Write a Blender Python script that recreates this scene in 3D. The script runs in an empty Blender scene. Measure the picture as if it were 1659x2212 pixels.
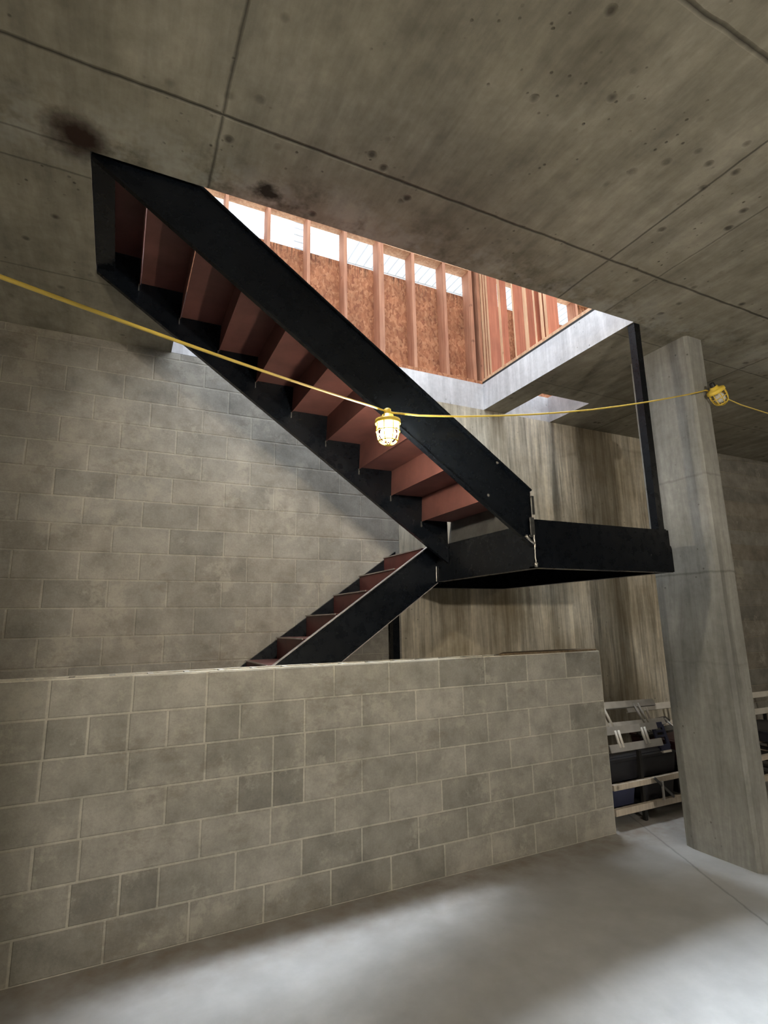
import bpy, bmesh, math, random
from mathutils import Vector, Matrix
random.seed(7)
SC = bpy.context.scene
COL = SC.collection
H = 3.924            # ceiling soffit
SLAB = 0.298         # slab thickness
B = 0.2032           # block course height
YN = -0.927          # near edge of the stair opening
YB = 1.0             # back wall plane

# ------------------------------------------------------------------ materials
class NT:
    def __init__(s, name):
        s.m = bpy.data.materials.new(name); s.m.use_nodes = True
        s.t = s.m.node_tree; s.n = s.t.nodes; s.n.clear()
        s.out = s.n.new('ShaderNodeOutputMaterial')
        s.b = s.n.new('ShaderNodeBsdfPrincipled')
        s.t.links.new(s.b.outputs[0], s.out.inputs[0])
        s._pos = None
    def link(s, a, b): s.t.links.new(a, b)
    def pos(s):
        if s._pos is None:
            s._pos = s.n.new('ShaderNodeNewGeometry').outputs['Position']
        return s._pos
    def mapped(s, scale=(1,1,1), loc=(0,0,0), rot=(0,0,0)):
        m = s.n.new('ShaderNodeMapping'); m.inputs['Scale'].default_value = scale
        m.inputs['Location'].default_value = loc; m.inputs['Rotation'].default_value = rot
        s.link(s.pos(), m.inputs['Vector']); return m.outputs[0]
    def noise(s, scale=1.0, vec=None, detail=4, rough=.6, dist=0.0):
        n = s.n.new('ShaderNodeTexNoise'); n.inputs['Scale'].default_value = scale
        n.inputs['Detail'].default_value = detail; n.inputs['Roughness'].default_value = rough
        n.inputs['Distortion'].default_value = dist
        s.link(vec or s.pos(), n.inputs['Vector']); return n.outputs['Fac']
    def voro(s, scale=1.0, vec=None, rnd=1.0):
        n = s.n.new('ShaderNodeTexVoronoi'); n.inputs['Scale'].default_value = scale
        n.inputs['Randomness'].default_value = rnd
        s.link(vec or s.pos(), n.inputs['Vector']); return n.outputs['Distance']
    def ramp(s, fac, stops, interp='LINEAR'):
        r = s.n.new('ShaderNodeValToRGB'); r.color_ramp.interpolation = interp
        e = r.color_ramp.elements
        while len(e) < len(stops): e.new(.5)
        for el, (p, c) in zip(e, stops):
            el.position = p
            el.color = (c, c, c, 1) if isinstance(c, (int, float)) else (*c, 1)
        s.link(fac, r.inputs[0]); return r.outputs[0]
    def math(s, op, a, b=None, c=None, clamp=False):
        n = s.n.new('ShaderNodeMath'); n.operation = op; n.use_clamp = clamp
        for i, v in enumerate((a, b, c)):
            if v is None: continue
            if isinstance(v, (int, float)): n.inputs[i].default_value = v
            else: s.link(v, n.inputs[i])
        return n.outputs[0]
    def mix(s, fac, a, b, mode='MIX'):
        n = s.n.new('ShaderNodeMix'); n.data_type = 'RGBA'; n.blend_type = mode
        for sock, v in ((n.inputs['Factor'], fac), (n.inputs['A'], a), (n.inputs['B'], b)):
            if isinstance(v, (int, float)): sock.default_value = v if sock.type == 'VALUE' else (v, v, v, 1)
            elif isinstance(v, tuple): sock.default_value = (*v, 1)
            else: s.link(v, sock)
        return [o for o in n.outputs if o.type == 'RGBA'][0]
    def xyz(s, vec=None):
        n = s.n.new('ShaderNodeSeparateXYZ'); s.link(vec or s.pos(), n.inputs[0]); return n.outputs
    def attr(s, name):
        n = s.n.new('ShaderNodeAttribute'); n.attribute_name = name; return n.outputs['Color']
    def bump(s, h, strength=.3, dist=.01):
        n = s.n.new('ShaderNodeBump'); n.inputs['Strength'].default_value = strength
        n.inputs['Distance'].default_value = dist
        s.link(h, n.inputs['Height']); s.link(n.outputs[0], s.b.inputs['Normal'])
    def set(s, color=None, rough=None, metal=None, spec=None):
        for k, v in (('Base Color', color), ('Roughness', rough), ('Metallic', metal), ('Specular IOR Level', spec)):
            if v is None: continue
            i = s.b.inputs[k]
            if isinstance(v, (int, float)): i.default_value = v
            elif isinstance(v, tuple): i.default_value = (*v, 1)
            else: s.link(v, i)
        return s.m

def simple(name, col, rough=.5, metal=0.0, spec=.5, var=.25, scale=8, bump=0):
    t = NT(name)
    f = t.noise(scale, detail=5)
    lo = tuple(c*(1-var) for c in col); hi = tuple(min(1, c*(1+var)) for c in col)
    t.set(t.ramp(f, [(.3, lo), (.7, hi)]), rough, metal, spec)
    if bump: t.bump(t.noise(scale*6), bump, .003)
    return t.m

def line_mask(t, coord, at, width, wob):
    d = t.math('SUBTRACT', coord, at)
    d = t.math('ADD', d, wob)
    d = t.math('ABSOLUTE', d)
    return t.math('SUBTRACT', 1.0, t.math('DIVIDE', d, width), clamp=True)

def mat_ceiling():
    t = NT('ceiling_concrete')
    big = t.noise(.8, detail=5, rough=.62, dist=.3)
    fine = t.noise(9, detail=5, rough=.7)
    st = t.noise(1.0, t.mapped((9, 1.6, 3)), detail=4, rough=.65)
    c = t.ramp(big, [(.25, (.185, .168, .125)), (.5, (.31, .288, .232)), (.75, (.43, .405, .34))])
    c = t.mix(.55, c, t.ramp(st, [(.3, .5), (.62, 1.15)]), 'MULTIPLY')
    c = t.mix(.5, c, t.ramp(fine, [(.3, .6), (.7, 1.2)]), 'MULTIPLY')
    # air holes
    v = t.voro(7.0)
    gate = t.ramp(t.noise(1.7, detail=3), [(.46, 0.0), (.58, 1.0)])
    pit = t.math('MULTIPLY', t.ramp(v, [(.08, 1.0), (.2, 0.0)]), gate)
    v2 = t.voro(17.0)
    pit2 = t.math('MULTIPLY', t.ramp(v2, [(.07, .8), (.15, 0.0)]), t.ramp(t.noise(2.6, detail=2), [(.5, 0.0), (.6, 1.0)]))
    pit = t.math('MAXIMUM', pit, pit2)
    c = t.mix(t.math('MULTIPLY', pit, .75), c, (.035, .03, .024))
    # damp brown blotches near the opening
    x, y, z = t.xyz()
    near = t.math('SUBTRACT', 1.0, t.math('DIVIDE', t.math('ABSOLUTE', t.math('ADD', y, .98)), .34), clamp=True)
    bl = t.math('MULTIPLY', t.ramp(t.noise(4.2, detail=5, rough=.7), [(.5, 0.0), (.66, .75)]), near)
    c = t.mix(bl, c, (.06, .052, .036))
    pale = t.math('MULTIPLY', t.ramp(t.noise(3.1, detail=4, rough=.75), [(.46, 0.0), (.6, .55)]), near)
    c = t.mix(pale, c, (.42, .42, .39))
    # rust smoke mark above the stair head
    def spot(cx, cy, r, sx=1.0):
        dx = t.math('MULTIPLY', t.math('SUBTRACT', x, cx), sx); dy = t.math('SUBTRACT', y, cy)
        d = t.math('SQRT', t.math('ADD', t.math('MULTIPLY', dx, dx), t.math('MULTIPLY', dy, dy)))
        d = t.math('ADD', d, t.math('MULTIPLY', t.math('SUBTRACT', t.noise(9, detail=4), .5), .13))
        return t.math('SUBTRACT', 1.0, t.math('DIVIDE', d, r), clamp=True)
    c = t.mix(t.math('MULTIPLY', spot(-.32, -.99, .17), 1.5, clamp=True), c, (.035, .02, .015))
    c = t.mix(t.math('MULTIPLY', spot(.56, -1.03, .075, .7), 2.0, clamp=True), c, (.03, .027, .02))
    # form panel joints
    wob = t.math('MULTIPLY', t.math('SUBTRACT', t.noise(5, detail=3), .5), .018)
    L = None
    def add(m, k=1.0):
        nonlocal L
        m = t.math('MULTIPLY', m, k)
        L = m if L is None else t.math('MAXIMUM', L, m)
    far = t.math('GREATER_THAN', y, -2.576); mid = t.math('GREATER_THAN', y, -1.386)
    nmid = t.math('SUBTRACT', 1.0, mid)
    add(line_mask(t, y, -1.386, .013, wob))
    for xx in (-2.12, .274, 2.665, 5.03):
        add(t.math('MULTIPLY', line_mask(t, x, xx, .011, wob), far), .8)
    add(t.math('MULTIPLY', line_mask(t, x, 3.117, .010, wob), far), .45)
    add(line_mask(t, y, -2.576, .016, wob), .9)
    for xx in (-.9, 1.47, 3.86):
        add(t.math('MULTIPLY', line_mask(t, x, xx, .013, wob), t.math('SUBTRACT', 1.0, far)), .9)
    add(line_mask(t, y, -.745, .009, wob), .55)
    add(t.math('MULTIPLY', line_mask(t, y, -.93, .009, wob), t.math('LESS_THAN', x, -.25)), .55)
    add(line_mask(t, y, .2, .010, wob), .5)
    c = t.mix(t.math('MULTIPLY', L, .85), c, (.022, .02, .017))
    t.set(c, .85, spec=.25)
    h = t.math('SUBTRACT', t.math('MULTIPLY', fine, .5), t.math('ADD', t.math('MULTIPLY', pit, .8), L))
    t.bump(h, .5, .012)
    return t.m

def mat_concrete(name, base, dark, light, streak=1.0, rough=.8, tint=None, sx=11, joints=()):
    t = NT(name)
    x, y, z = t.xyz()
    s1 = t.noise(1.0, t.mapped((sx, sx, .8)), detail=6, rough=.72, dist=.45)
    s2 = t.noise(1.0, t.mapped((sx*.32, sx*.32, .5), (3, 1, 7)), detail=5, rough=.6)
    big = t.noise(1.3, detail=5, rough=.65)
    fine = t.noise(22, detail=4, rough=.7)
    c = t.ramp(big, [(.3, dark), (.52, base), (.75, light)])
    c = t.mix(.75*streak, c, t.ramp(s1, [(.36, .34), (.5, .9), (.66, 1.5)]), 'MULTIPLY')
    c = t.mix(.55*streak, c, t.ramp(s2, [(.32, .5), (.6, 1.15)]), 'MULTIPLY')
    c = t.mix(.35, c, t.ramp(fine, [(.3, .7), (.7, 1.2)]), 'MULTIPLY')
    if tint:
        c = t.mix(t.ramp(t.noise(.9, t.mapped((1.3, 1.3, .6), (5, 2, 1)), detail=4), [(.42, 0.0), (.62, .55)]), c, tint)
    L = None
    wob = t.math('MULTIPLY', t.math('SUBTRACT', t.noise(6, detail=3), .5), .04)
    for zz, k in joints:
        m = t.math('MULTIPLY', line_mask(t, z, zz, .014, wob), k)
        L = m if L is None else t.math('MAXIMUM', L, m)
    v = t.voro(13.0)
    pit = t.math('MULTIPLY', t.ramp(v, [(.05, 1.0), (.12, 0.0)]), t.ramp(t.noise(2.2, detail=2), [(.52, 0.0), (.6, 1.0)]))
    c = t.mix(t.math('MULTIPLY', pit, .6), c, (.05, .045, .035))
    if L is not None: c = t.mix(L, c, (.06, .055, .045))
    t.set(c, rough, spec=.3)
    h = t.math('SUBTRACT', t.math('ADD', t.math('MULTIPLY', fine, .4), t.math('MULTIPLY', s1, .5)), pit)
    t.bump(h, .3, .008)
    return t.m

def mat_block(name, base, k=1.0):
    t = NT(name)
    tone = t.attr('tone')
    f1 = t.noise(5, detail=4, rough=.65); f2 = t.noise(70, detail=5, rough=.75)
    c = t.mix(1.0, base, tone, 'MULTIPLY')
    c = t.mix(.65, c, t.ramp(f1, [(.3, .6), (.52, 1.0), (.72, 1.3)]), 'MULTIPLY')
    f3 = t.noise(1.6, detail=5, rough=.7)
    c = t.mix(.6, c, t.ramp(f3, [(.32, .68), (.52, 1.0), (.7, 1.15)]), 'MULTIPLY')
    c = t.mix(.35, c, t.ramp(f2, [(.3, .65), (.7, 1.25)]), 'MULTIPLY')
    sm = t.math('MULTIPLY', t.ramp(t.noise(3.3, detail=6, rough=.78), [(.54, 0.0), (.62, .55)]), 1.0)
    c = t.mix(sm, c, t.mix(1.0, base, (1.3, 1.29, 1.24), 'MULTIPLY'))
    dk = t.ramp(t.noise(2.4, t.mapped((1, 1, 1.6), (4, 9, 2)), detail=6, rough=.75), [(.56, 0.0), (.66, .5)])
    c = t.mix(dk, c, t.mix(1.0, base, (.58, .54, .5), 'MULTIPLY'))
    t.set(c, .9, spec=.2)
    t.bump(t.math('ADD', f2, t.math('MULTIPLY', f1, .6)), .35, .006)
    return t.m

def mat_floor():
    t = NT('floor_concrete')
    x, y, z = t.xyz()
    b = t.noise(.7, detail=5, rough=.6, dist=.5); f = t.noise(6, detail=5, rough=.65)
    c = t.ramp(b, [(.25, (.33, .34, .345)), (.5, (.42, .43, .435)), (.75, (.5, .51, .52))])
    c = t.mix(.45, c, t.ramp(f, [(.3, .75), (.7, 1.12)]), 'MULTIPLY')
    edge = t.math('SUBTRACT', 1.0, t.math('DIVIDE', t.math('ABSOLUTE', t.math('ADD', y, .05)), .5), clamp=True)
    c = t.mix(t.math('MULTIPLY', edge, t.ramp(t.noise(8, detail=5), [(.35, .35), (.7, .95)])), c, (.24, .20, .16))  # brown darkening along the low wall, its shadow put into the colour
    # hairline crack beside the pier
    d = t.math('ADD', t.math('MULTIPLY', t.math('ADD', x, -3.79), .9), t.math('MULTIPLY', t.math('ADD', y, .53), -.44))
    wob = t.math('MULTIPLY', t.math('SUBTRACT', t.noise(4, detail=4), .5), .05)
    cr = t.math('MULTIPLY', line_mask(t, d, 0.0, .012, wob), t.math('GREATER_THAN', x, 3.0))
    c = t.mix(t.math('MULTIPLY', cr, .55), c, (.12, .12, .12))
    t.set(c, t.ramp(f, [(.3, .45), (.7, .65)]), spec=.4)
    t.bump(f, .08, .004)
    return t.m

def mat_black():
    t = NT('black_steel')
    f = t.noise(2.2, detail=4, rough=.65); g = t.noise(16, detail=5, rough=.7)
    c = t.ramp(f, [(.3, (.002, .003, .005)), (.7, (.005, .007, .0105))])
    sp = t.ramp(t.voro(6.5), [(.035, 1.0), (.07, 0.0)])
    sp = t.math('MULTIPLY', sp, t.ramp(t.noise(2, detail=2), [(.5, 0.0), (.56, .6)]))
    c = t.mix(sp, c, (.22, .21, .2))
    t.set(c, t.ramp(g, [(.3, .22), (.7, .36)]), spec=.28)
    t.bump(g, .015, .003)
    return t.m

def mat_osb():
    t = NT('strand_board')
    v = t.n.new('ShaderNodeTexVoronoi'); v.inputs['Scale'].default_value = 48
    wv = t.n.new('ShaderNodeVectorMath'); wv.operation = 'ADD'
    nz = t.n.new('ShaderNodeTexNoise'); nz.inputs['Scale'].default_value = 14; nz.inputs['Detail'].default_value = 4
    t.link(t.pos(), nz.inputs['Vector'])
    sc = t.n.new('ShaderNodeVectorMath'); sc.operation = 'SCALE'; sc.inputs['Scale'].default_value = .09
    t.link(nz.outputs['Color'], sc.inputs[0]); t.link(sc.outputs[0], wv.inputs[0]); t.link(t.mapped((1, 1, .5), rot=(.3, .5, .4)), wv.inputs[1])
    t.link(wv.outputs[0], v.inputs['Vector'])
    c1 = t.ramp(v.outputs['Color'], [(.1, (.27, .10, .05)), (.5, (.40, .165, .08)), (.95, (.52, .25, .13))])
    f = t.noise(4, detail=5, rough=.75)
    c = t.mix(.75, c1, t.ramp(f, [(.3, .5), (.62, 1.15)]), 'MULTIPLY')
    g = t.xyz()[2]
    damp = t.math('MULTIPLY', t.math('SUBTRACT', 1.0, t.math('DIVIDE', t.math('SUBTRACT', 5.345, g), .16), clamp=True), t.ramp(t.noise(1.0, t.mapped((60, 60, 3)), detail=4), [(.5, 0.0), (.6, .8)]))
    c = t.mix(damp, c, (.05, .025, .015))
    t.set(c, .75, spec=.25); t.bump(v.outputs['Distance'], .3, .005)
    return t.m

def mat_wood(name, col, dark):
    t = NT(name)
    g = t.noise(1.0, t.mapped((40, 40, 2.2)), detail=4, rough=.6, dist=.4)
    k = t.noise(2.5, detail=4)
    c = t.ramp(g, [(.3, dark), (.65, col)])
    c = t.mix(.45, c, t.ramp(k, [(.3, .65), (.65, 1.15)]), 'MULTIPLY')
    kn = t.ramp(t.voro(3.4), [(.03, .8), (.08, 0.0)])
    c = t.mix(kn, c, tuple(d*.45 for d in dark))
    t.set(c, .7, spec=.3)
    return t.m

M = {}
M['ceil'] = mat_ceiling()
M['slab_edge'] = mat_concrete('slab_edge_concrete', (.62, .605, .61), (.48, .465, .47), (.74, .73, .735), .35)
M['conc_wall'] = mat_concrete('poured_wall_concrete', (.66, .60, .485), (.44, .375, .275), (.82, .77, .66), 1.0, tint=(.2, .15, .08), sx=15)
M['pier'] = mat_concrete('pier_concrete', (.33, .325, .3), (.24, .235, .215), (.43, .425, .4), .55, sx=8, joints=((2.77, .3), (2.02, .5), (1.35, .12)))
M['room'] = mat_concrete('room_concrete', (.22, .205, .17), (.15, .14, .115), (.3, .28, .24), .5)
M['block'] = mat_block('grey_block', (.36, .345, .31))
M['block_back'] = mat_block('tan_block', (.34, .315, .275))
M['floor'] = mat_floor()
M['black'] = mat_black()
M['red'] = simple('red_primer', (.155, .064, .057), .5, var=.22, scale=5, spec=.35)
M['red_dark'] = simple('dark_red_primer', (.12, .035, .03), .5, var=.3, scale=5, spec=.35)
M['grey_steel'] = simple('bare_grey_steel', (.13, .13, .128), .45, metal=.4, var=.35, scale=6)
M['dull_steel'] = simple('dull_ground_steel', (.05, .05, .048), .4, metal=.3, var=.4, scale=30)
M['edge_steel'] = simple('lit_edge_steel', (.42, .38, .36), .4, metal=.6, var=.3, scale=9)  # light on the stair edges is put into this pale steel
M['weld'] = simple('weld_metal', (.5, .48, .44), .32, metal=.9, var=.4, scale=40)
M['osb'] = mat_osb()
M['wood'] = mat_wood('framing_lumber', (.72, .46, .28), (.5, .26, .14))
M['wood_red'] = mat_wood('reddish_lumber', (.46, .155, .08), (.33, .10, .05))
M['wood_mid'] = mat_wood('shaded_lumber', (.50, .25, .15), (.34, .14, .08))  # backlit shade of the window wall studs put into a darker colour
M['gasket'] = simple('dark_gasket', (.02, .018, .016), .8)
M['siding'] = simple('white_siding', (.82, .83, .84), .6, var=.03)
M['groove'] = simple('grey_groove', (.55, .56, .58), .7, var=.05)
M['yellow'] = simple('yellow_plastic', (.85, .6, .08), .4, var=.08)
M['yellow_cord'] = simple('yellow_cord_jacket', (.78, .56, .10), .45, var=.08)
M['black_rubber'] = simple('black_rubber', (.015, .014, .013), .5)
M['alu'] = simple('aluminium', (.62, .6, .57), .38, metal=.55, var=.15)
M['alu_light'] = simple('bright_aluminium', (.75, .71, .64), .5, metal=.15, var=.12)
M['timber'] = mat_wood('pale_timber', (.66, .58, .48), (.48, .41, .33))
M['navy'] = simple('navy_plastic', (.035, .04, .085), .5)
M['tote'] = simple('charcoal_plastic', (.02, .02, .025), .45)
M['maroon'] = simple('dark_maroon_metal', (.05, .012, .014), .5)
M['board'] = mat_wood('weathered_board', (.22, .16, .1), (.1, .07, .04))
M['grout'] = simple('pale_mortar', (.62, .6, .55), .9, var=.2, scale=20)
def mat_bulb():
    t = NT('lit_bulb')
    e = t.n.new('ShaderNodeEmission'); e.inputs[0].default_value = (1, .88, .68, 1); e.inputs[1].default_value = BULB
    t.link(e.outputs[0], t.out.inputs[0]); return t.m
BULB = 1150.0
M['bulb'] = mat_bulb()
M['glass_off'] = simple('cloudy_glass', (.75, .74, .68), .25, var=.05)

# ------------------------------------------------------------------ mesh helpers
def new(): return bmesh.new()
def box(bm, x0, y0, z0, x1, y1, z1):
    xs, ys, zs = sorted((x0, x1)), sorted((y0, y1)), sorted((z0, z1))
    v = [bm.verts.new((x, y, z)) for x in xs for y in ys for z in zs]
    for f in ((0,1,3,2), (4,6,7,5), (0,4,5,1), (2,3,7,6), (0,2,6,4), (1,5,7,3)):
        bm.faces.new([v[i] for i in f])
    return bm
def prism(bm, pts, axis, a, b):
    """extrude a polygon given in the two other axes along `axis` from a to b"""
    def P(p, t):
        q = list(p); q.insert(axis, t); return q
    A = [bm.verts.new(P(p, a)) for p in pts]; C = [bm.verts.new(P(p, b)) for p in pts]
    bm.faces.new(A); bm.faces.new(C[::-1])
    n = len(pts)
    for i in range(n): bm.faces.new((A[i], A[(i+1) % n], C[(i+1) % n], C[i]))
    return bm
def bar(bm, p0, p1, w, h, up=(0, 0, 1)):
    p0, p1, up = Vector(p0), Vector(p1), Vector(up)
    d = (p1-p0).normalized(); s = d.cross(up)
    if s.length < 1e-4: s = d.cross(Vector((1, 0, 0)))
    s.normalize(); u = s.cross(d)
    v = [bm.verts.new(p + s*sx*w/2 + u*su*h/2) for p in (p0, p1) for sx in (-1, 1) for su in (-1, 1)]
    for f in ((0,1,3,2), (4,6,7,5), (0,4,5,1), (2,3,7,6), (0,2,6,4), (1,5,7,3)):
        bm.faces.new([v[i] for i in f])
    return bm
def tube(bm, pts, r, n=8, closed=False):
    pts = [Vector(p) for p in pts]; rings = []
    prev = None
    N = len(pts)
    for i, p in enumerate(pts):
        if closed: d = pts[(i+1) % N]-pts[i-1]
        else: d = pts[min(i+1, N-1)]-pts[max(i-1, 0)]
        d.normalize()
        a = prev if prev is not None else (Vector((0, 0, 1)) if abs(d.z) < .9 else Vector((1, 0, 0)))
        a = (a - d*a.dot(d)).normalized(); prev = a
        c = d.cross(a)
        rr = r[i] if isinstance(r, (list, tuple)) else r
        rings.append([bm.verts.new(p+(a*math.cos(2*math.pi*k/n)+c*math.sin(2*math.pi*k/n))*rr) for k in range(n)])
    rng = range(N) if closed else range(N-1)
    for i in rng:
        A, C = rings[i], rings[(i+1) % N]
        for k in range(n): bm.faces.new((A[k], A[(k+1) % n], C[(k+1) % n], C[k]))
    if not closed:
        bm.faces.new(rings[0][::-1]); bm.faces.new(rings[-1])
    return bm
def lathe(bm, prof, center, n=24, mat=None):
    """prof: (r, z) list; optional Matrix applied before translation"""
    rings = []
    for r, z in prof:
        ring = []
        for k in range(n):
            v = Vector((max(r, 1e-4)*math.cos(2*math.pi*k/n), max(r, 1e-4)*math.sin(2*math.pi*k/n), z))
            if mat: v = mat @ v
            ring.append(bm.verts.new(v+Vector(center)))
        rings.append(ring)
    for A, C in zip(rings, rings[1:]):
        for k in range(n): bm.faces.new((A[k], A[(k+1) % n], C[(k+1) % n], C[k]))
    bm.faces.new(rings[0][::-1]); bm.faces.new(rings[-1])
    return bm
def origin_of(o):
    v = Vector((0, 0, 0))
    while o is not None: v += o.location; o = o.parent
    return v
def obj(name, bm, m, parent=None, bevel=0.0, smooth=False, base=None):
    bmesh.ops.recalc_face_normals(bm, faces=bm.faces[:])
    off = origin_of(parent) if parent else Vector(base or (0, 0, 0))
    me = bpy.data.meshes.new(name)
    for v in bm.verts: v.co -= off
    bm.to_mesh(me); bm.free()
    o = bpy.data.objects.new(name, me); COL.objects.link(o)
    for mm in (m if isinstance(m, list) else [m]): me.materials.append(mm)
    if smooth:
        for p in me.polygons: p.use_smooth = True
    if parent: o.parent = parent
    elif base: o.location = base
    if bevel:
        md = o.modifiers.new('bevel', 'BEVEL'); md.width = bevel; md.segments = 2; md.limit_method = 'ANGLE'
    return o
def tag(o, label, cat, group=None):
    o['label'] = label; o['category'] = cat
    if group: o['group'] = group
    return o
def thing(name, label, cat, loc=(0, 0, 0), group=None):
    o = bpy.data.objects.new(name, None); COL.objects.link(o); o.location = loc; o.empty_display_size = .1
    return tag(o, label, cat, group)
def struct(name, bm, m, bevel=0.0):
    o = obj(name, bm, m, None, bevel); o['kind'] = 'structure'; return o

# ------------------------------------------------------------------ room shell
XL, XR, YF = -6.0, 11.0, -8.5
struct('floor', box(new(), XL-.2, YF-.2, -.2, XR+.2, YB+.3, 0), M['floor'])
def slab():
    xs = [XL-.2, -.266, .262, 3.43, 3.712, 4.355, XR+.2]
    ys = [YF-.2, YN, .09, .405, YB, YB+.3]
    def hole(i, j):
        x = (xs[i]+xs[i+1])/2; y = (ys[j]+ys[j+1])/2
        if .262 < x < 3.43 and YN < y < YB: return True
        if -.266 < x < .262 and YN < y < .09: return True
        if 3.712 < x < 4.355 and .405 < y < YB: return True
        return False
    bm = new(); nx, ny = len(xs), len(ys)
    V = {}
    def v(i, j, k):
        if (i, j, k) not in V: V[i, j, k] = bm.verts.new((xs[i], ys[j], H+SLAB*k))
        return V[i, j, k]
    solid = lambda i, j: 0 <= i < nx-1 and 0 <= j < ny-1 and not hole(i, j)
    for i in range(nx-1):
        for j in range(ny-1):
            if not solid(i, j): continue
            bm.faces.new((v(i,j,0), v(i,j+1,0), v(i+1,j+1,0), v(i+1,j,0)))
            bm.faces.new((v(i,j,1), v(i+1,j,1), v(i+1,j+1,1), v(i,j+1,1)))
            for di, dj, e in ((-1,0,((i,j),(i,j+1))), (1,0,((i+1,j),(i+1,j+1))), (0,-1,((i,j),(i+1,j))), (0,1,((i,j+1),(i+1,j+1)))):
                if not solid(i+di, j+dj):
                    (a, b), (c, d) = e
                    f = bm.faces.new((v(a,b,0), v(c,d,0), v(c,d,1), v(a,b,1))); f.material_index = 1
    return bm
struct('ceiling', slab(), [M['ceil'], M['slab_edge']])

def block_wall(name, rows, x_of_row, y, x0, x1, m, z_top=None, tone_fn=None, mortar=(1.25, 1.25, 1.22), gap=.010, depth=.004, thick=.19, kind='structure', top_course_hollow=False):
    """wall of individual block faces standing slightly proud of a mortar plane, facing -y"""
    bm = new(); tone = bm.loops.layers.float_color.new('tone')
    def paint(faces, c):
        for f in faces:
            for l in f.loops: l[tone] = (*c, 1)
    def quadbox(a, z0, b, z1, c):
        n0 = len(bm.faces); g = gap/2; ch = .004
        o = [(a+g, z0+g), (b-g, z0+g), (b-g, z1-g), (a+g, z1-g)]
        q = [(a+g+ch, z0+g+ch), (b-g-ch, z0+g+ch), (b-g-ch, z1-g-ch), (a+g+ch, z1-g-ch)]
        O = [bm.verts.new((px, y+depth, pz)) for px, pz in o]; Q = [bm.verts.new((px, y, pz)) for px, pz in q]
        fs = [bm.faces.new(Q)]
        for i in range(4): fs.append(bm.faces.new((O[i], O[(i+1) % 4], Q[(i+1) % 4], Q[i])))
        paint(fs, c)
    for r in rows:
        z0, z1 = r*B, (r+1)*B
        if z_top and z1 > z_top: z1 = z_top
        js = [x0]+[j for j in x_of_row(r) if x0+.03 < j < x1-.03]+[x1]
        for a, b in zip(js, js[1:]):
            quadbox(a, z0, b, z1, tone_fn(r, a, b))
    zb, zt = rows[0]*B, min((rows[-1]+1)*B, z_top or 99)
    if top_course_hollow:
        zc = rows[-1]*B+.02
        n0 = len(bm.faces); box(bm, x0, y+depth, zb, x1, y+thick, zc)
        box(bm, x0, y+depth, zc, x1, y+depth+.002, zt-.006)
        bm.faces.ensure_lookup_table(); paint(bm.faces[n0:], mortar); n0 = len(bm.faces)
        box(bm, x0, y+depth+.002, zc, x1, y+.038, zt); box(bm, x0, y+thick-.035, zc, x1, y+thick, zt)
        bm.faces.ensure_lookup_table(); paint(bm.faces[n0:], (1.95, 1.93, 1.85))  # pale mortar shells, colour brightened further to stand in for daylight on top
        n0 = len(bm.faces)
        x = x0
        while x < x1-.03:
            w = .03
            box(bm, x, y+.038, zc, x+w, y+thick-.035, zt-.001); x += .2032
        box(bm, 2.75, y+.038, zc, x1, y+thick-.035, zt-.002)
        bm.faces.ensure_lookup_table(); paint(bm.faces[n0:], mortar)
    else:
        n0 = len(bm.faces); box(bm, x0, y+depth, zb, x1, y+thick, zt)
        bm.faces.ensure_lookup_table(); paint(bm.faces[n0:], mortar)
    me = bpy.data.meshes.new(name); bmesh.ops.recalc_face_normals(bm, faces=bm.faces[:]); bm.to_mesh(me); bm.free()
    o = bpy.data.objects.new(name, me); COL.objects.link(o); me.materials.append(m)
    if kind: o['kind'] = kind
    return o

def tone_grey(lo, hi, warm=.02, dark_p=.0, dark=.6):
    def f(r, a, b):
        k = random.uniform(lo, hi)
        if random.random() < dark_p: k *= dark
        w = random.uniform(-warm, warm)
        return (k*(1+w), k, k*(1-w))
    return f
# back block wall, left of the poured wall (running bond on a 16 inch module)
def back_rows(r):
    off = .335 if r % 2 == 0 else .835
    return [.4064*(k+off)+random.uniform(-.006, .006) for k in range(-16, 8)]
block_wall('wall_back_left', list(range(0, 20)), back_rows, YB, XL-.2, 2.36, M['block_back'], z_top=H, tone_fn=tone_grey(.93, 1.06, .015, .06, .88), mortar=(1.22, 1.21, 1.18), gap=.009, depth=.0025)
# poured wall behind the landing
bm = new(); box(bm, 2.36, YB, 0, 6.6, YB+.19, H)
struct('wall_back_middle', bm, M['conc_wall'])
block_wall('wall_back_right', list(range(0, 20)), back_rows, YB, 6.6, XR+.2, M['block_back'], z_top=H, tone_fn=tone_grey(.7, .95, .03), mortar=(.95, .93, .88))
struct('wall_left', box(new(), XL-.2, YF, 0, XL, YB, H), M['room'])
struct('wall_right', box(new(), XR, YF, 0, XR+.2, YB, H), M['room'])
struct('wall_front', box(new(), XL-.2, YF-.2, 0, XR+.2, YF, H), M['room'])

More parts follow.
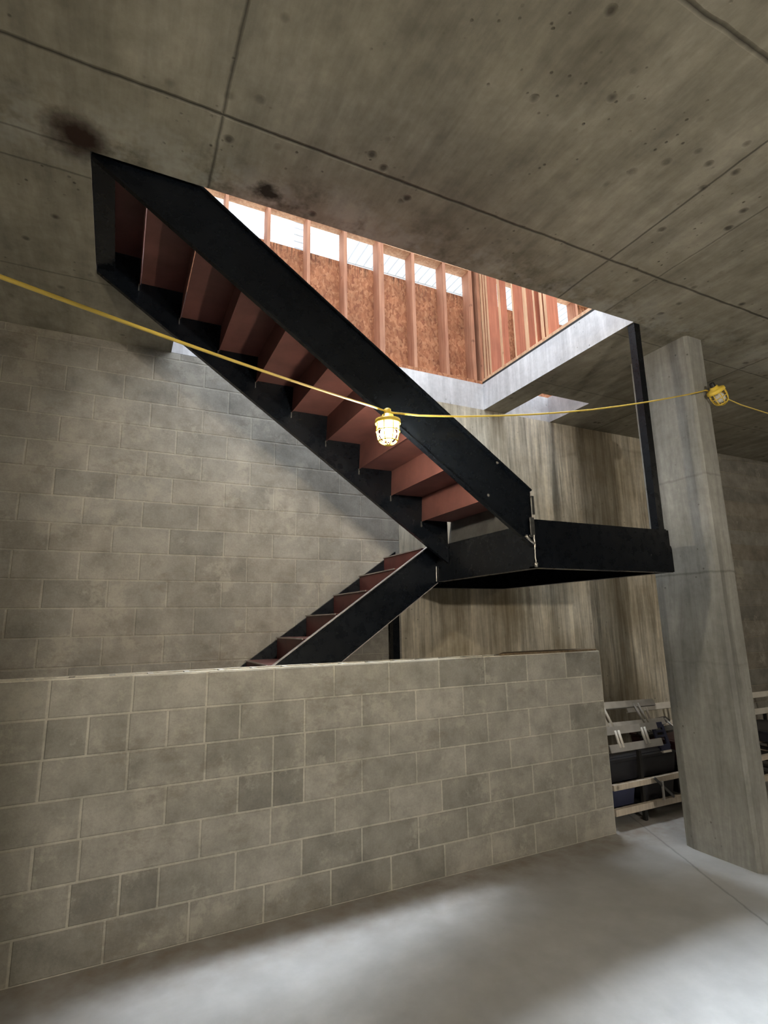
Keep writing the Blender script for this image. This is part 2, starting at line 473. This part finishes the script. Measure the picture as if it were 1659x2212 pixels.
# low block wall in front of the lower flight: joints as seen, course by course
LOW = {6: [.118+.4035*k for k in range(9)],
       5: [-.29, -.09, .108, .312, .52, .722, 1.128, 1.526, 1.938, 2.334, 2.73, 3.123, 3.5],
       4: [-.294, .118, .53, .93, 1.133, 1.337, 1.726, 2.122, 2.54, 2.93, 3.345],
       3: [-.091, .324, .723, .93, 1.128, 1.522, 1.93, 2.33, 2.735, 3.135, 3.523],
       2: [-.29, -.08, .52, .923, 1.335, 1.72, 2.124, 2.53, 2.93, 3.325, 3.54],
       1: [-.11, .122, .313, .724, 1.119, 1.518, 1.931, 2.325, 2.73, 3.128, 3.54],
       0: [.064, .479, .893, 1.307, 1.722, 2.13, 2.52, 2.915, 3.32]}
def low_rows(r):
    js = sorted(LOW[r]); a = js[0]
    return [a-.4064*k for k in range(12, 0, -1)]+js
DARK = {(3, .724): .62, (3, .93): .58, (2, 2.13): .78, (1, -.11): .62, (1, .122): .62, (1, 1.119): .66, (1, 1.518): .72, (1, 1.93): .8, (0, 1.307): .68, (0, 1.722): .72,
        (5, -.29): .78, (6, 2.14): .72, (6, 2.54): .78, (4, 3.345): .7, (2, 2.53): .85, (5, 1.526): .86, (5, .52): .88, (0, -.34): .75, (0, .064): .8, (0, .479): .84, (0, .893): .82, (6, 3.35): .72}
def low_tone(r, a, b):
    k = random.uniform(.92, 1.1)
    for (rr, xx), d in DARK.items():
        if rr == r and abs(xx-a) < .035: k = d*.6+.4*.95
    return (k, k*.995, k*.985)
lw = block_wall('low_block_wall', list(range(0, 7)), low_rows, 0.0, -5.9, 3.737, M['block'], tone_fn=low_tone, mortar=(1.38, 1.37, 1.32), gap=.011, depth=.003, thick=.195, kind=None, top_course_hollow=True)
tag(lw, 'low grey concrete block wall with hollow open top, standing in front of the lower stair flight', 'wall')

# pier on the right
bm = new()
prism(bm, [(3.988, -.49), (3.988, -.94), (4.008, -.962), (4.178, -.962), (4.198, -.942), (4.198, -.41), (4.007, -.415)], 2, 0, H)
pier = obj('concrete_pier', bm, M['pier'], base=None)
tag(pier, 'tall grey poured concrete pier from floor to ceiling on the right', 'column')

# ------------------------------------------------------------------ staircase
ST = thing('staircase', 'black steel switchback staircase with red primed steps, rising through the ceiling opening', 'staircase', (2.29, .2, 0))
SL = .18/.258
zt = lambda x: 3.931-.70*(x-.247)
zb = lambda x: 3.554-.70*(x-.247)
ZTOP = 4.215
def inv(f, z):
    # both profiles are straight lines
    return (f(0)-z)/.70
def channel(name, poly, ytop, yweb, ytoe, tl, bl, mat='black'):
    """plate with outline poly in xz plus top and bottom toes; tl / bl: ((x,z),(x,z)) of the two long edges"""
    bm = new()
    s = 1 if ytoe > yweb else -1
    prism(bm, poly, 1, yweb, yweb+s*.009)
    for (a, c), side in ((tl, -1), (bl, 1)):
        dx, dz = c[0]-a[0], c[1]-a[1]; L = math.hypot(dx, dz); nx, nz = -dz/L, dx/L
        if nz*side < 0: nx, nz = -nx, -nz
        t = .011
        prism(bm, [a, c, (c[0]+nx*t, c[1]+nz*t), (a[0]+nx*t, a[1]+nz*t)], 1, yweb+s*.008, ytoe)
    return obj(name, bm, M[mat], ST)
XE = 2.284
up_poly = [(XE, zb(XE)), (XE, 2.302), (2.304, 2.302), (2.304, zt(2.304)), (inv(zt, ZTOP), ZTOP), (-.262, ZTOP), (-.262, zb(-.262))]
up_tl = ((2.304, zt(2.304)), (inv(zt, ZTOP), ZTOP)); up_bl = ((XE, zb(XE)), (-.262, zb(-.262)))
channel('stringer', up_poly, 0, -.895, -.925, up_tl, up_bl)
far_poly = [(XE, zb(XE)), (XE, zt(XE)), (inv(zt, ZTOP), ZTOP), (-.262, ZTOP), (-.262, zb(-.262))]
channel('stringer', far_poly, 0, .04, .072, ((XE, zt(XE)), up_tl[1]), up_bl)
# treads and risers of the upper flight
for k in range(10):
    xk, zk = 2.058-.258*k, 2.452+.18*k
    bm = new(); box(bm, xk+.004, -.884, zk, xk+.272, .038, zk+.005)
    obj('tread', bm, M['red'], ST)
    top = min(zk+.18, ZTOP)
    bm = new(); prism(bm, [(xk-.005, zk-.012), (xk, zk-.012), (xk+.010, top), (xk+.005, top)], 1, -.884, .038)
    bm2 = bm
    obj('riser', bm2, M['red'], ST)
o = obj('riser', prism(new(), [(2.285, 2.28), (2.289, 2.28), (2.32, 2.452), (2.316, 2.452)], 1, -.884, .038), M['grey_steel'], ST); o['label'] = 'bare grey lowest riser plate'
# header plate at the head of the flight, under the slab edge
obj('header_plate', box(box(new(), -.262, -.884, 3.93, -.25, .038, 4.215), -.25, -.884, 3.93, -.16, .038, 3.942), M['black'], ST)
# clip angles under the treads against the far stringer
for k in range(0, 10):
    xk, zk = 2.058-.258*k, 2.452+.18*k
    obj('clip', box(new(), xk-.012, .030, zk-.055, xk-.006, .040, zk-.012), M['grey_steel'], ST)

# lower flight
zt2 = lambda x: 1.437+.695*(x-1.003)
zb2 = lambda x: 1.428+.695*(x-1.468)
XL2 = 2.286
def lower(yweb, ytoe, dz=0.0):
    t0 = 1.003-1.437/.695; b0 = 1.468-1.428/.695
    poly = [(t0, 0), (b0, 0), (XL2, zb2(XL2)), (XL2, zt2(XL2)+dz)]
    channel('stringer', poly, 0, yweb, ytoe, ((t0, 0), (XL2, zt2(XL2))), ((b0, 0), (XL2, zb2(XL2))))
lower(.238, .205)
lower(.942, .972)
# thin lips on the near lower stringer edges, light put into their pale colour
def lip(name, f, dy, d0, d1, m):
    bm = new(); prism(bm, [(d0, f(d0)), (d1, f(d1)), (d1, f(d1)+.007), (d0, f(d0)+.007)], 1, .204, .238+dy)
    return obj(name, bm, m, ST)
o = lip('edge_strip', zt2, 0, -.9, 2.22, M['edge_steel']); o['label'] = 'steel top edge painted pale as if lit'
o = lip('edge_strip', lambda x: zb2(x)-.006, 0, -.4, 2.28, M['edge_steel']); o['label'] = 'steel bottom edge painted pale as if lit'
for k in range(13):
    xk, zk = 2.168-.2435*k, 2.268-.1695*k
    z0 = max(zk-.17, 0.0)
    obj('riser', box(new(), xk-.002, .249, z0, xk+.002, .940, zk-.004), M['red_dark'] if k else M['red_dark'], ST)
    bm = new(); box(bm, xk-.006, .249, zk-.004, xk+(.118 if k == 0 else .2435), .940, zk)
    obj('tread', bm, M['red'], ST)
    obj('nosing', box(new(), xk-.012, .249, zk-.008, xk-.005, .940, zk+.001), M['edge_steel'], ST)
# landing
def landing():
    y0, y1, x0, x1, z0, z1 = -.927, .972, 2.288, 3.535, 2.0, 2.302
    bm = new()
    box(bm, x0, y0, z0, x1, y0+.010, z1); box(bm, x0, y0+.010, z0, x1-.01, y0+.06, z0+.010); box(bm, x0, y0+.010, z1-.010, x1-.01, y0+.06, z1)
    obj('landing_channel', bm, M['black'], ST)
    bm = new(); box(bm, x0, y0+.011, z0, x0+.010, .236, z1-.022); box(bm, x0+.01, y0+.062, z0, x0+.06, .236, z0+.01)
    box(bm, x0, .2365, z0, x0+.01, y1-.011, 2.26)
    obj('landing_channel', bm, M['black'], ST)
    bm = new(); box(bm, x1-.010, y0+.011, z0, x1, y1-.011, z1); box(bm, x1-.06, y0+.062, z0, x1-.01, y1-.062, z0+.01)
    obj('landing_channel', bm, M['black'], ST)
    bm = new(); box(bm, x0, y1-.010, z0, x1, y1, z1); box(bm, x0, y1-.06, z0, x1, y1-.01, z0+.01)
    obj('landing_channel', bm, M['black'], ST)
    obj('landing_deck', box(new(), x0+.011, y0+.062, 2.262, x1-.011, y1-.011, 2.27), M['black'], ST)
    for yy in (-.45, .02, .5):
        obj('joist_angle', box(box(new(), x0+.061, yy, 2.20, x1-.061, yy+.006, 2.262), x0+.061, yy+.006, 2.254, x1-.061, yy+.05, 2.262), M['black'], ST)
landing()
# end plate with a small notch at the right end of the landing front
obj('end_plate', prism(new(), [(3.535, 2.004), (3.553, 2.004), (3.553, 2.17), (3.545, 2.19), (3.535, 2.19)], 1, -.925, -.915), M['black'], ST)
# welds at the landing corner
bm = new()
pts = [(2.290, -.931, 2.01+.003*i) for i in range(80)]
tube(bm, [(2.288+random.uniform(-.002, .002), -.929, 2.005+.0125*i) for i in range(22)], [random.uniform(.003, .006) for _ in range(22)], 6)
tube(bm, [(2.287, -.931, 2.004), (2.287, -.932, 2.03)], .010, 8)
w = obj('weld_seam', bm, M['weld'], ST, smooth=True); w['label'] = 'bright weld bead'
bm = new(); tube(bm, [(2.225+.012*i, -.93, 2.185-.008*i+(.001*(i-3)**2)) for i in range(6)], [random.uniform(.006, .011) for _ in range(6)], 7)
w = obj('weld_seam', bm, M['weld'], ST, smooth=True); w['label'] = 'bright weld bead'
bm = new(); box(bm, 2.262, -.934, 2.20, 2.296, -.926, 2.312); box(bm, 2.284, -.934, 2.33, 2.307, -.927, 2.45); box(bm, 2.25, -.933, 2.185, 2.282, -.926, 2.20)
w = obj('weld_plate', bm, M['dull_steel'], ST, bevel=.003); w['label'] = 'ground bare steel joint plate'
bm = new(); tube(bm, [(2.281, .228-.0005*i, 1.99+.012*i) for i in range(12)], .0055, 6)
w = obj('weld_seam', bm, M['weld'], ST, smooth=True); w['label'] = 'bright weld bead'
bm = new(); tube(bm, [(2.281, .09-.004*i, 2.13+.014*i) for i in range(9)], [.003, .006, .004, .007, .006, .005, .006, .005, .004], 6)
w = obj('weld_seam', bm, M['dull_steel'], ST, smooth=True)
# hanger angle from the slab corner to the landing
bm = new(); box(bm, 3.440, -.924, 2.302, 3.500, -.917, 3.922); box(bm, 3.440, -.917, 2.302, 3.447, -.865, 3.922)
obj('hanger_rod', bm, M['black'], ST)
obj('base_plate', box(new(), 3.425, -.9245, 2.302, 3.515, -.86, 2.309), M['black'], ST)
# post under the landing
obj('support_post', box(box(new(), 2.215, .885, .012, 2.28, .945, 2.0), 2.16, .84, 0, 2.33, .975, .012), M['black'], ST)

# ------------------------------------------------------------------ framed walls upstairs
ZS = H+SLAB
SW = thing('stud_wall', 'long wooden stud wall with brown strand board and a strip of window openings, above the back slab edge', 'stud wall', (1.0, 1.07, ZS))
y0, y1 = 1.005, 1.145
obj('bottom_plate', box(new(), -1.6, y0, ZS, 5.9, y1, ZS+.038), M['osb'], SW)
for a, b in [(-1.19, -1.15), (-.79, -.75), (-.38, -.34), (-.0, .04), (.25, .285), (.643, .672), (1.034, 1.064), (1.428, 1.458), (1.813, 1.845), (2.199, 2.2265), (2.2270, 2.256), (2.588, 2.624), (2.979, 3.017), (3.33, 3.368), (3.43, 3.468), (3.62, 3.655), (4.07, 4.105), (4.52, 4.555), (4.945, 4.98), (5.35, 5.385), (5.75, 5.785)]:
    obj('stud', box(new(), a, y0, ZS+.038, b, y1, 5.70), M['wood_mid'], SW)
studx = [-1.15, -.75, -.34, .04, .285, .672, 1.064, 1.458, 1.845, 2.256, 2.624, 3.017, 3.655, 4.105, 4.555]
nxt = [-.79, -.38, 0.0, .25, .643, 1.034, 1.428, 1.813, 2.199, 2.588, 2.979, 3.33, 4.07, 4.52, 4.945]
for a, b in zip(studx, nxt):
    z = 5.648 if a < 2.2 or a > 3.4 else 5.59
    obj('header', box(new(), a, y0, z, b, y1, z+.05), M['wood'], SW)
obj('top_plate', box(new(), -1.6, y0, 5.70, 5.9, y1, 5.745), M['wood'], SW)
obj('sheathing', box(new(), -1.6, y1, ZS, 5.9, y1+.012, 5.345), M['osb'], SW)
obj('sheathing', box(new(), -1.6, y1, 5.66, 5.9, y1+.012, 5.745), M['osb'], SW)
for a, b in ((3.35, 3.64), (4.09, 4.54), (4.96, 5.9)):
    obj('sheathing', box(new(), a, y1, 5.346, b, y1+.012, 5.659), M['osb'], SW)

RW = thing('stud_wall', 'open partition of closely spaced reddish studs on the right, above the pale slab edge', 'stud wall', (3.54, 0, ZS))
x0, x1 = 3.47, 3.61
obj('sill_gasket', box(new(), 3.431, -2.5, ZS, 3.6, .999, ZS+.024), M['gasket'], RW)
obj('bottom_plate', box(new(), 3.434, -2.5, ZS+.024, x1, 1.004, ZS+.056), M['wood'], RW)
for a, b, d in [(1.0, .958, .14), (.944, .916, .05), (.905, .870, .135), (.702, .662, .085), (.480, .456, .13), (.318, .264, .09), (.177, .152, .07), (.093, .052, .14), (.035, .0, .14), (-.80, -.84, .14), (-1.2, -1.24, .14), (-1.6, -1.64, .14), (-2.0, -2.04, .14)]:
    st = obj('stud', box(new(), x0, b, ZS+.056, x0+d, a, 5.70), [M['wood_red'], M['wood']], RW)
    for f in st.data.polygons:
        if f.normal.x < -.9: f.material_index = 1  # light on the front edges put into a paler lumber
obj('top_plate', box(new(), x0, -2.5, 5.70, x1, 1.003, 5.745), M['wood_red'], RW)

# ------------------------------------------------------------------ house next door, seen through the window strip
NH = thing('neighbor_house', 'white sided house next door, glimpsed through the window openings upstairs', 'house', (3, 5, 0))
bm = new()
n = 60; ex = .15
for k in range(n):
    z = k*ex
    prism(bm, [(4.0, z), (4.018, z), (4.0+.004, z+ex), (4.0, z+ex)] if False else [(4.10, z), (4.0, z), (4.016, z+ex), (4.10, z+ex)], 0, -4.0, 9.0)
obj('siding', bm, M['siding'], NH)
bm = new(); box(bm, 3.0, 3.0, 7.62, 9.0, 4.0, 7.66)
sf = obj('soffit', bm, M['siding'], NH)
bm = new()
for k in range(40): box(bm, 3.06+.15*k, 3.02, 7.612, 3.075+.15*k, 3.99, 7.6195)
obj('soffit_groove', bm, M['groove'], NH)
bm = new()
for k in range(14): box(bm, 2.15, 3.985, 7.0+.12*k, 2.42, 4.0, 7.025+.12*k)
obj('louver_vent', bm, M['groove'], NH)
# ------------------------------------------------------------------ light string
LX, LY, LZT = 1.200, -1.12, 2.755
def arc(p, q, sag, n=14):
    p, q = Vector(p), Vector(q); out = []
    for i in range(n+1):
        t = i/n; v = p.lerp(q, t); v.z -= sag*4*t*(1-t); out.append(v)
    return out
cpts = arc((-1.1, -3.4, 2.0), (-.257, -2.3, 2.383), 0, 3)[:-1]+arc((-.257, -2.3, 2.383), (LX-.03, LY, LZT+.018), .012, 12)[:-1]
cpts += [Vector((LX-.02, LY, LZT+.012)), Vector((LX+.03, LY, LZT+.008))]
cpts += [Vector(v) for v in [(1.40, -1.112, 2.777), (1.685, -1.1, 2.820), (1.95, -1.085, 2.871), (2.222, -1.07, 2.927), (2.5, -1.055, 2.991), (2.774, -1.04, 3.059), (3.07, -1.03, 3.138), (3.363, -1.02, 3.221), (3.62, -1.005, 3.300), (3.879, -.99, 3.381), (4.03, -.99, 3.43), (4.10, -.99, 3.455)]]
cpts += [Vector(v) for v in [(4.22, -1.0, 3.44), (4.30, -1.0, 3.427), (4.6, -.96, 3.425), (5.09, -.9, 3.449), (5.6, -.85, 3.49), (6.8, -.75, 3.62), (8.2, -.6, 3.85), (8.6, -.55, H)]]
bm = tube(new(), cpts, .0052, 8)
tag(obj('extension_cord', bm, M['yellow_cord'], smooth=True), 'yellow power cord strung across the room in front of the stairs', 'cord')

def cage_light(label, loc, rot, lit, group='caged work lights'):
    t = thing('caged_work_light', label, 'light', loc, group)
    Rm = rot
    L = Vector(loc)
    R_, HT = .054, .165
    bm = lathe(new(), [(.022, 0), (.03, -.002), (.034, -.02), (.05, -.024), (.066, -.03), (.068, -.05), (.060, -.054), (.052, -.054)], L, 28, Rm)
    obj('collar', bm, M['yellow'], t, smooth=True)
    # cage: vertical ribs meeting at the bottom, and two hoops
    for k in range(8):
        a = 2*math.pi*k/8
        pr = [(.060, -.052), (.061, -.075), (.060, -.10), (.056, -.125), (.046, -.145), (.030, -.158), (.012, -.164)]
        bm = tube(new(), [L+Rm@Vector((r*math.cos(a), r*math.sin(a), z)) for r, z in pr], .0036, 6)
        obj('cage_rib', bm, M['yellow'], t, smooth=True)
    for r, z in ((.0605, -.092), (.047, -.144)):
        bm = tube(new(), [L+Rm@Vector((r*math.cos(2*math.pi*k/28), r*math.sin(2*math.pi*k/28), z)) for k in range(28)], .0036, 6, closed=True)
        obj('cage_hoop', bm, M['yellow'], t, smooth=True)
    bm = lathe(new(), [(.004, -.164), (.014, -.161), (.014, -.168), (.004, -.170)], L, 16, Rm)
    obj('cage_tip', bm, M['yellow'], t, smooth=True)
    bm = lathe(new(), [(.014, -.03), (.016, -.055), (.026, -.07), (.038, -.09), (.041, -.105), (.036, -.125), (.022, -.139), (.004, -.143)], L, 24, Rm)
    obj('bulb', bm, M['bulb'] if lit else M['glass_off'], t, smooth=True)
    bm = lathe(new(), [(.012, .034), (.018, .03), (.02, .0), (.02, -.03), (.012, -.032)], L, 16, Rm)
    obj('socket', bm, M['black_rubber'] if not lit else M['yellow'], t, smooth=True)
    return t
I3 = Matrix.Identity(3)
cage_light('lit caged work light glowing white, hanging on the yellow cord in front of the stair', (LX, LY, LZT-.008), I3, True)
cage_light('unlit yellow caged work light hanging against the top of the concrete pier', (4.115, -1.045, 3.465), Matrix.Rotation(math.radians(-38), 3, 'Y'), False)

# ------------------------------------------------------------------ rack with ladders behind the pier
RK = thing('ladder_rack', 'black framed storage rack with pale timber rails on the floor between low wall and pier', 'rack', (5.2, .4, 0))
RX0, RX1, RY0, RY1 = 3.80, 7.4, .06, .80
for x in (4.19, 5.75, 7.2):
    for y in (RY0+.035, RY1-.03):
        bm = bar(new(), (x, y, 0), (x, y, .56), .03, .03, (0, 1, 0)); obj('post', bm, M['black_rubber'], RK)
for y in (RY0, RY1):
    for z0, z1 in ((.10, .150), (.292, .335)):
        obj('rail', box(new(), RX0, y-.018, z0, RX1, y+.018, z1), M['timber'], RK)
obj('rail', box(new(), RX0, .33, .356, RX1, .37, .392), M['timber'], RK)
for z in (.137, .322):
    for x in [RX0+.08+.3*k for k in range(12)]:
        obj('slat', box(new(), x, RY0+.019, z-.02, x+.08, RY1-.019, z), M['black_rubber'], RK)
bm = bar(new(), (4.28, .035, .335), (4.50, .035, .155), .008, .02); obj('brace', bm, M['grey_steel'], RK)
bm = box(new(), 4.36, .026, .15, 4.375, .04, .30); obj('brace', bm, M['alu'], RK)

def tote(x0, x1, y0, y1, z0, z1, label, m):
    t = thing('storage_tote', label, 'box', ((x0+x1)/2, (y0+y1)/2, z0), 'dark totes on the rack')
    bm = new()
    q = [(x0+.02, y0+.02), (x1-.02, y0+.02), (x1-.02, y1-.02), (x0+.02, y1-.02)]
    A = [bm.verts.new((*p, z0)) for p in q]; C = [bm.verts.new((p[0], p[1], z1-.02)) for p in ((x0+.006, y0+.006), (x1-.006, y0+.006), (x1-.006, y1-.006), (x0+.006, y1-.006))]
    bm.faces.new(A[::-1]); bm.faces.new(C)
    for i in range(4): bm.faces.new((A[i], A[(i+1) % 4], C[(i+1) % 4], C[i]))
    obj('bin', bm, m, t, bevel=.006)
    bm = new(); box(bm, x0, y0, z1-.02, x1, y1, z1); box(bm, x0+.05, y0+.05, z1, x1-.05, y1-.05, z1+.004)
    obj('lid', bm, m, t, bevel=.004)
    return t
tote(3.84, 4.12, .1, .7, .138, .285, 'navy tote on the lower rack shelf, nearest the low wall', M['navy'])
tote(4.22, 4.62, .1, .7, .138, .285, 'charcoal tote on the lower rack shelf, beside the navy tote', M['tote'])
tote(4.66, 5.16, .1, .7, .138, .285, 'charcoal tote on the lower rack shelf, partly behind the pier', M['tote'])
tote(3.86, 4.70, .12, .31, .323, .50, 'long black tote on the upper rack shelf under the ladders', M['tote'])
tote(4.74, 5.60, .12, .66, .394, .56, 'dark maroon box on the upper rack shelf behind the pier edge', M['maroon'])
tote(6.2, 6.9, .14, .66, .394, .50, 'black tote on the rack, seen right of the pier', M['tote'])

def ladder(label, a, b, up, n, m, rung_m, rail=(.026, .062), foot=None, x_rungs=None):
    """a->b lower rail axis, up = vector from lower to upper rail"""
    a, b, up = Vector(a), Vector(b), Vector(up)
    t = thing('ladder', label, 'ladder', (a+b)/2, 'ladders lying on the rack')
    for o_ in (Vector((0, 0, 0)), up):
        bm = new(); d = (b-a).normalized(); s = d.cross(up).normalized(); u = up.normalized()
        bar(bm, a+o_, b+o_, rail[0]*.35, rail[1], u)
        for sg in (-1, 1):
            bar(bm, a+o_+u*sg*rail[1]*.46-s*rail[0]*.4, b+o_+u*sg*rail[1]*.46-s*rail[0]*.4, rail[0], rail[1]*.09, u)
        obj('rail', bm, m, t)
    L = (b-a).length; d = (b-a).normalized()
    for k in range(n):
        p = a+d*(L*(k//2*2+.75+(.24 if k % 2 else 0))/n)
        bm = tube(new(), [p, p+up], .013, 8); obj('rung', bm, rung_m, t, smooth=True)
    if foot:
        f = a if foot == 'a' else b
        u = up.normalized(); s = d.cross(u).normalized()
        bm = new(); w = up.length
        c = f+d*.04-s*.03
        for p, q, wd in ((c-u*.05-d*.06, c-u*.05+d*.07, .05), (c+up+u*.0-d*.06, c+up+d*.07, .05)):
            bar(bm, p, q, .02, .05, u)
        for dd in (-.055, .065):
            bar(bm, c-u*.05+d*dd, c+up+d*dd, .02, .035, d)
        bar(bm, c+up*.32-d*.05, c+up*.32+d*.06, .02, .02, u); bar(bm, c+up*.62-d*.05, c+up*.62+d*.06, .02, .02, u)
        obj('end_frame', bm, M['navy'], t, bevel=.004)
        bm = bar(new(), c-u*.085-d*.05, c-u*.085+d*.06, .03, .018, u); obj('foot_pad', bm, M['alu_light'], t)
    return t
ladder('aluminium ladder lying on edge, topmost on the rack, end cap toward the pier', (3.86, .26, .745), (4.86, .33, .71), (-.015, .085, .165), 4, M['alu'], M['alu_light'])
ladder('pale ladder on the rack running behind the pier', (4.70, .56, .62), (7.2, .60, .60), (0, .06, .17), 9, M['alu_light'], M['timber'])
ladder('lower aluminium ladder on the rack with a navy plastic end frame', (3.86, .10, .60), (4.52, .11, .593), (-.01, .035, .135), 4, M['alu'], M['alu_light'], foot='b')
ladder('short grey ladder section under the navy end frame', (4.58, .40, .60), (5.15, .42, .62), (0, .1, .06), 3, M['grey_steel'], M['alu'])
bm = new(); tube(bm, [(3.76, .42, .955), (4.02, .42, .955), (4.03, .42, .965), (4.01, .42, 1.07)], .011, 8)
tag(obj('bent_bar', bm, M['black_rubber'], smooth=True), 'bent black bar sticking up above the topmost ladder', 'bar')

# board lying on the low wall
bm = new()
prism(bm, [(2.70, .03), (3.05, .01), (3.40, .015), (3.735, .03), (3.72, .17), (3.3, .185), (2.85, .17)], 2, 1.4225, 1.437)
tag(obj('scrap_board', bm, M['board'], bevel=.003), 'thin brown scrap board lying on the right end of the low block wall', 'board')

# ------------------------------------------------------------------ light and sky
w = bpy.data.worlds.new('sky'); SC.world = w; w.use_nodes = True
wn = w.node_tree
bg = wn.nodes['Background']
bg.inputs[0].default_value = (.82, .91, 1.0, 1); bg.inputs[1].default_value = 3.0
def lamp(name, kind, loc, power, color, size=.2, target=None, **kw):
    d = bpy.data.lights.new(name, kind); d.energy = power; d.color = color
    if kind == 'POINT': d.shadow_soft_size = size
    if kind == 'AREA': d.shape = 'RECTANGLE'; d.size, d.size_y = size
    if kind == 'SPOT': d.shadow_soft_size = size; d.spot_size = kw.get('angle', 1.2); d.spot_blend = kw.get('blend', .5)
    o = bpy.data.objects.new(name, d); COL.objects.link(o); o.location = loc
    if target is not None:
        o.rotation_euler = (Vector(target)-Vector(loc)).to_track_quat('-Z', 'Y').to_euler()
    return o
lamp('work_lamp_left', 'POINT', (-1.0, -2.5, 3.3), 6, (1, .88, .7), .08)
lamp('work_lamp_right', 'POINT', (7.0, -2.2, 3.3), 30, (1, .88, .7), .06)
lamp('work_lamp_rear', 'POINT', (.61, -7.0, 2.5), 520, (1, .92, .79), .06)
d = bpy.data.lights.new('overcast_sun', 'SUN'); d.energy = 11.0; d.angle = math.radians(19); d.color = (.86, .93, 1.0)
o = bpy.data.objects.new('overcast_sun', d); COL.objects.link(o)
o.rotation_euler = Vector((0, -.27, -1)).to_track_quat('-Z', 'Y').to_euler(); o.location = (2, 4, 12)
# unseen block added behind the camera to cast the shadow at far left
shade_block = obj('concrete_pier', prism(new(), [(-.35, -5.35), (-.35, -5.02), (-.33, -5.0), (.33, -5.0), (.35, -5.02), (.35, -5.35)], 2, 0, H), M['pier'])
tag(shade_block, 'unseen pier-shaped block added behind the camera to shade the far left', 'column')

# ------------------------------------------------------------------ camera
f_px = 1176.7826
cd = bpy.data.cameras.new('camera'); cd.sensor_fit = 'VERTICAL'; cd.sensor_height = 24.0
cd.lens = f_px*24.0/2212.0; cd.clip_start = .05; cd.clip_end = 200
cam = bpy.data.objects.new('camera', cd); COL.objects.link(cam)
rt = Vector((.8999622859524106, -.43559600658595954, -.0180000808241636))
up = Vector((-.07100913951091725, -.1871945088133013, .9797529882455405))
fw = Vector((.43014600540889697, .8804625687197108, .19939929567141812))
mw = Matrix(((rt.x, up.x, -fw.x, 0), (rt.y, up.y, -fw.y, -3.5120268848881384), (rt.z, up.z, -fw.z, 1.6869256572826912), (0, 0, 0, 1)))
cam.matrix_world = mw
SC.camera = cam
SC.view_settings.view_transform = 'Standard'
SC.view_settings.look = 'None'
SC.view_settings.exposure = 0.0
SC.cycles.use_denoising = True
SC.cycles.max_bounces = 3
SC.cycles.diffuse_bounces = 3
SC.cycles.glossy_bounces = 2
SC.cycles.transmission_bounces = 1
SC.cycles.use_adaptive_sampling = True
SC.cycles.adaptive_threshold = 0.15
SC.cycles.adaptive_min_samples = 8
SC.cycles.caustics_reflective = False
SC.cycles.caustics_refractive = False
SC.cycles.sample_clamp_indirect = 8
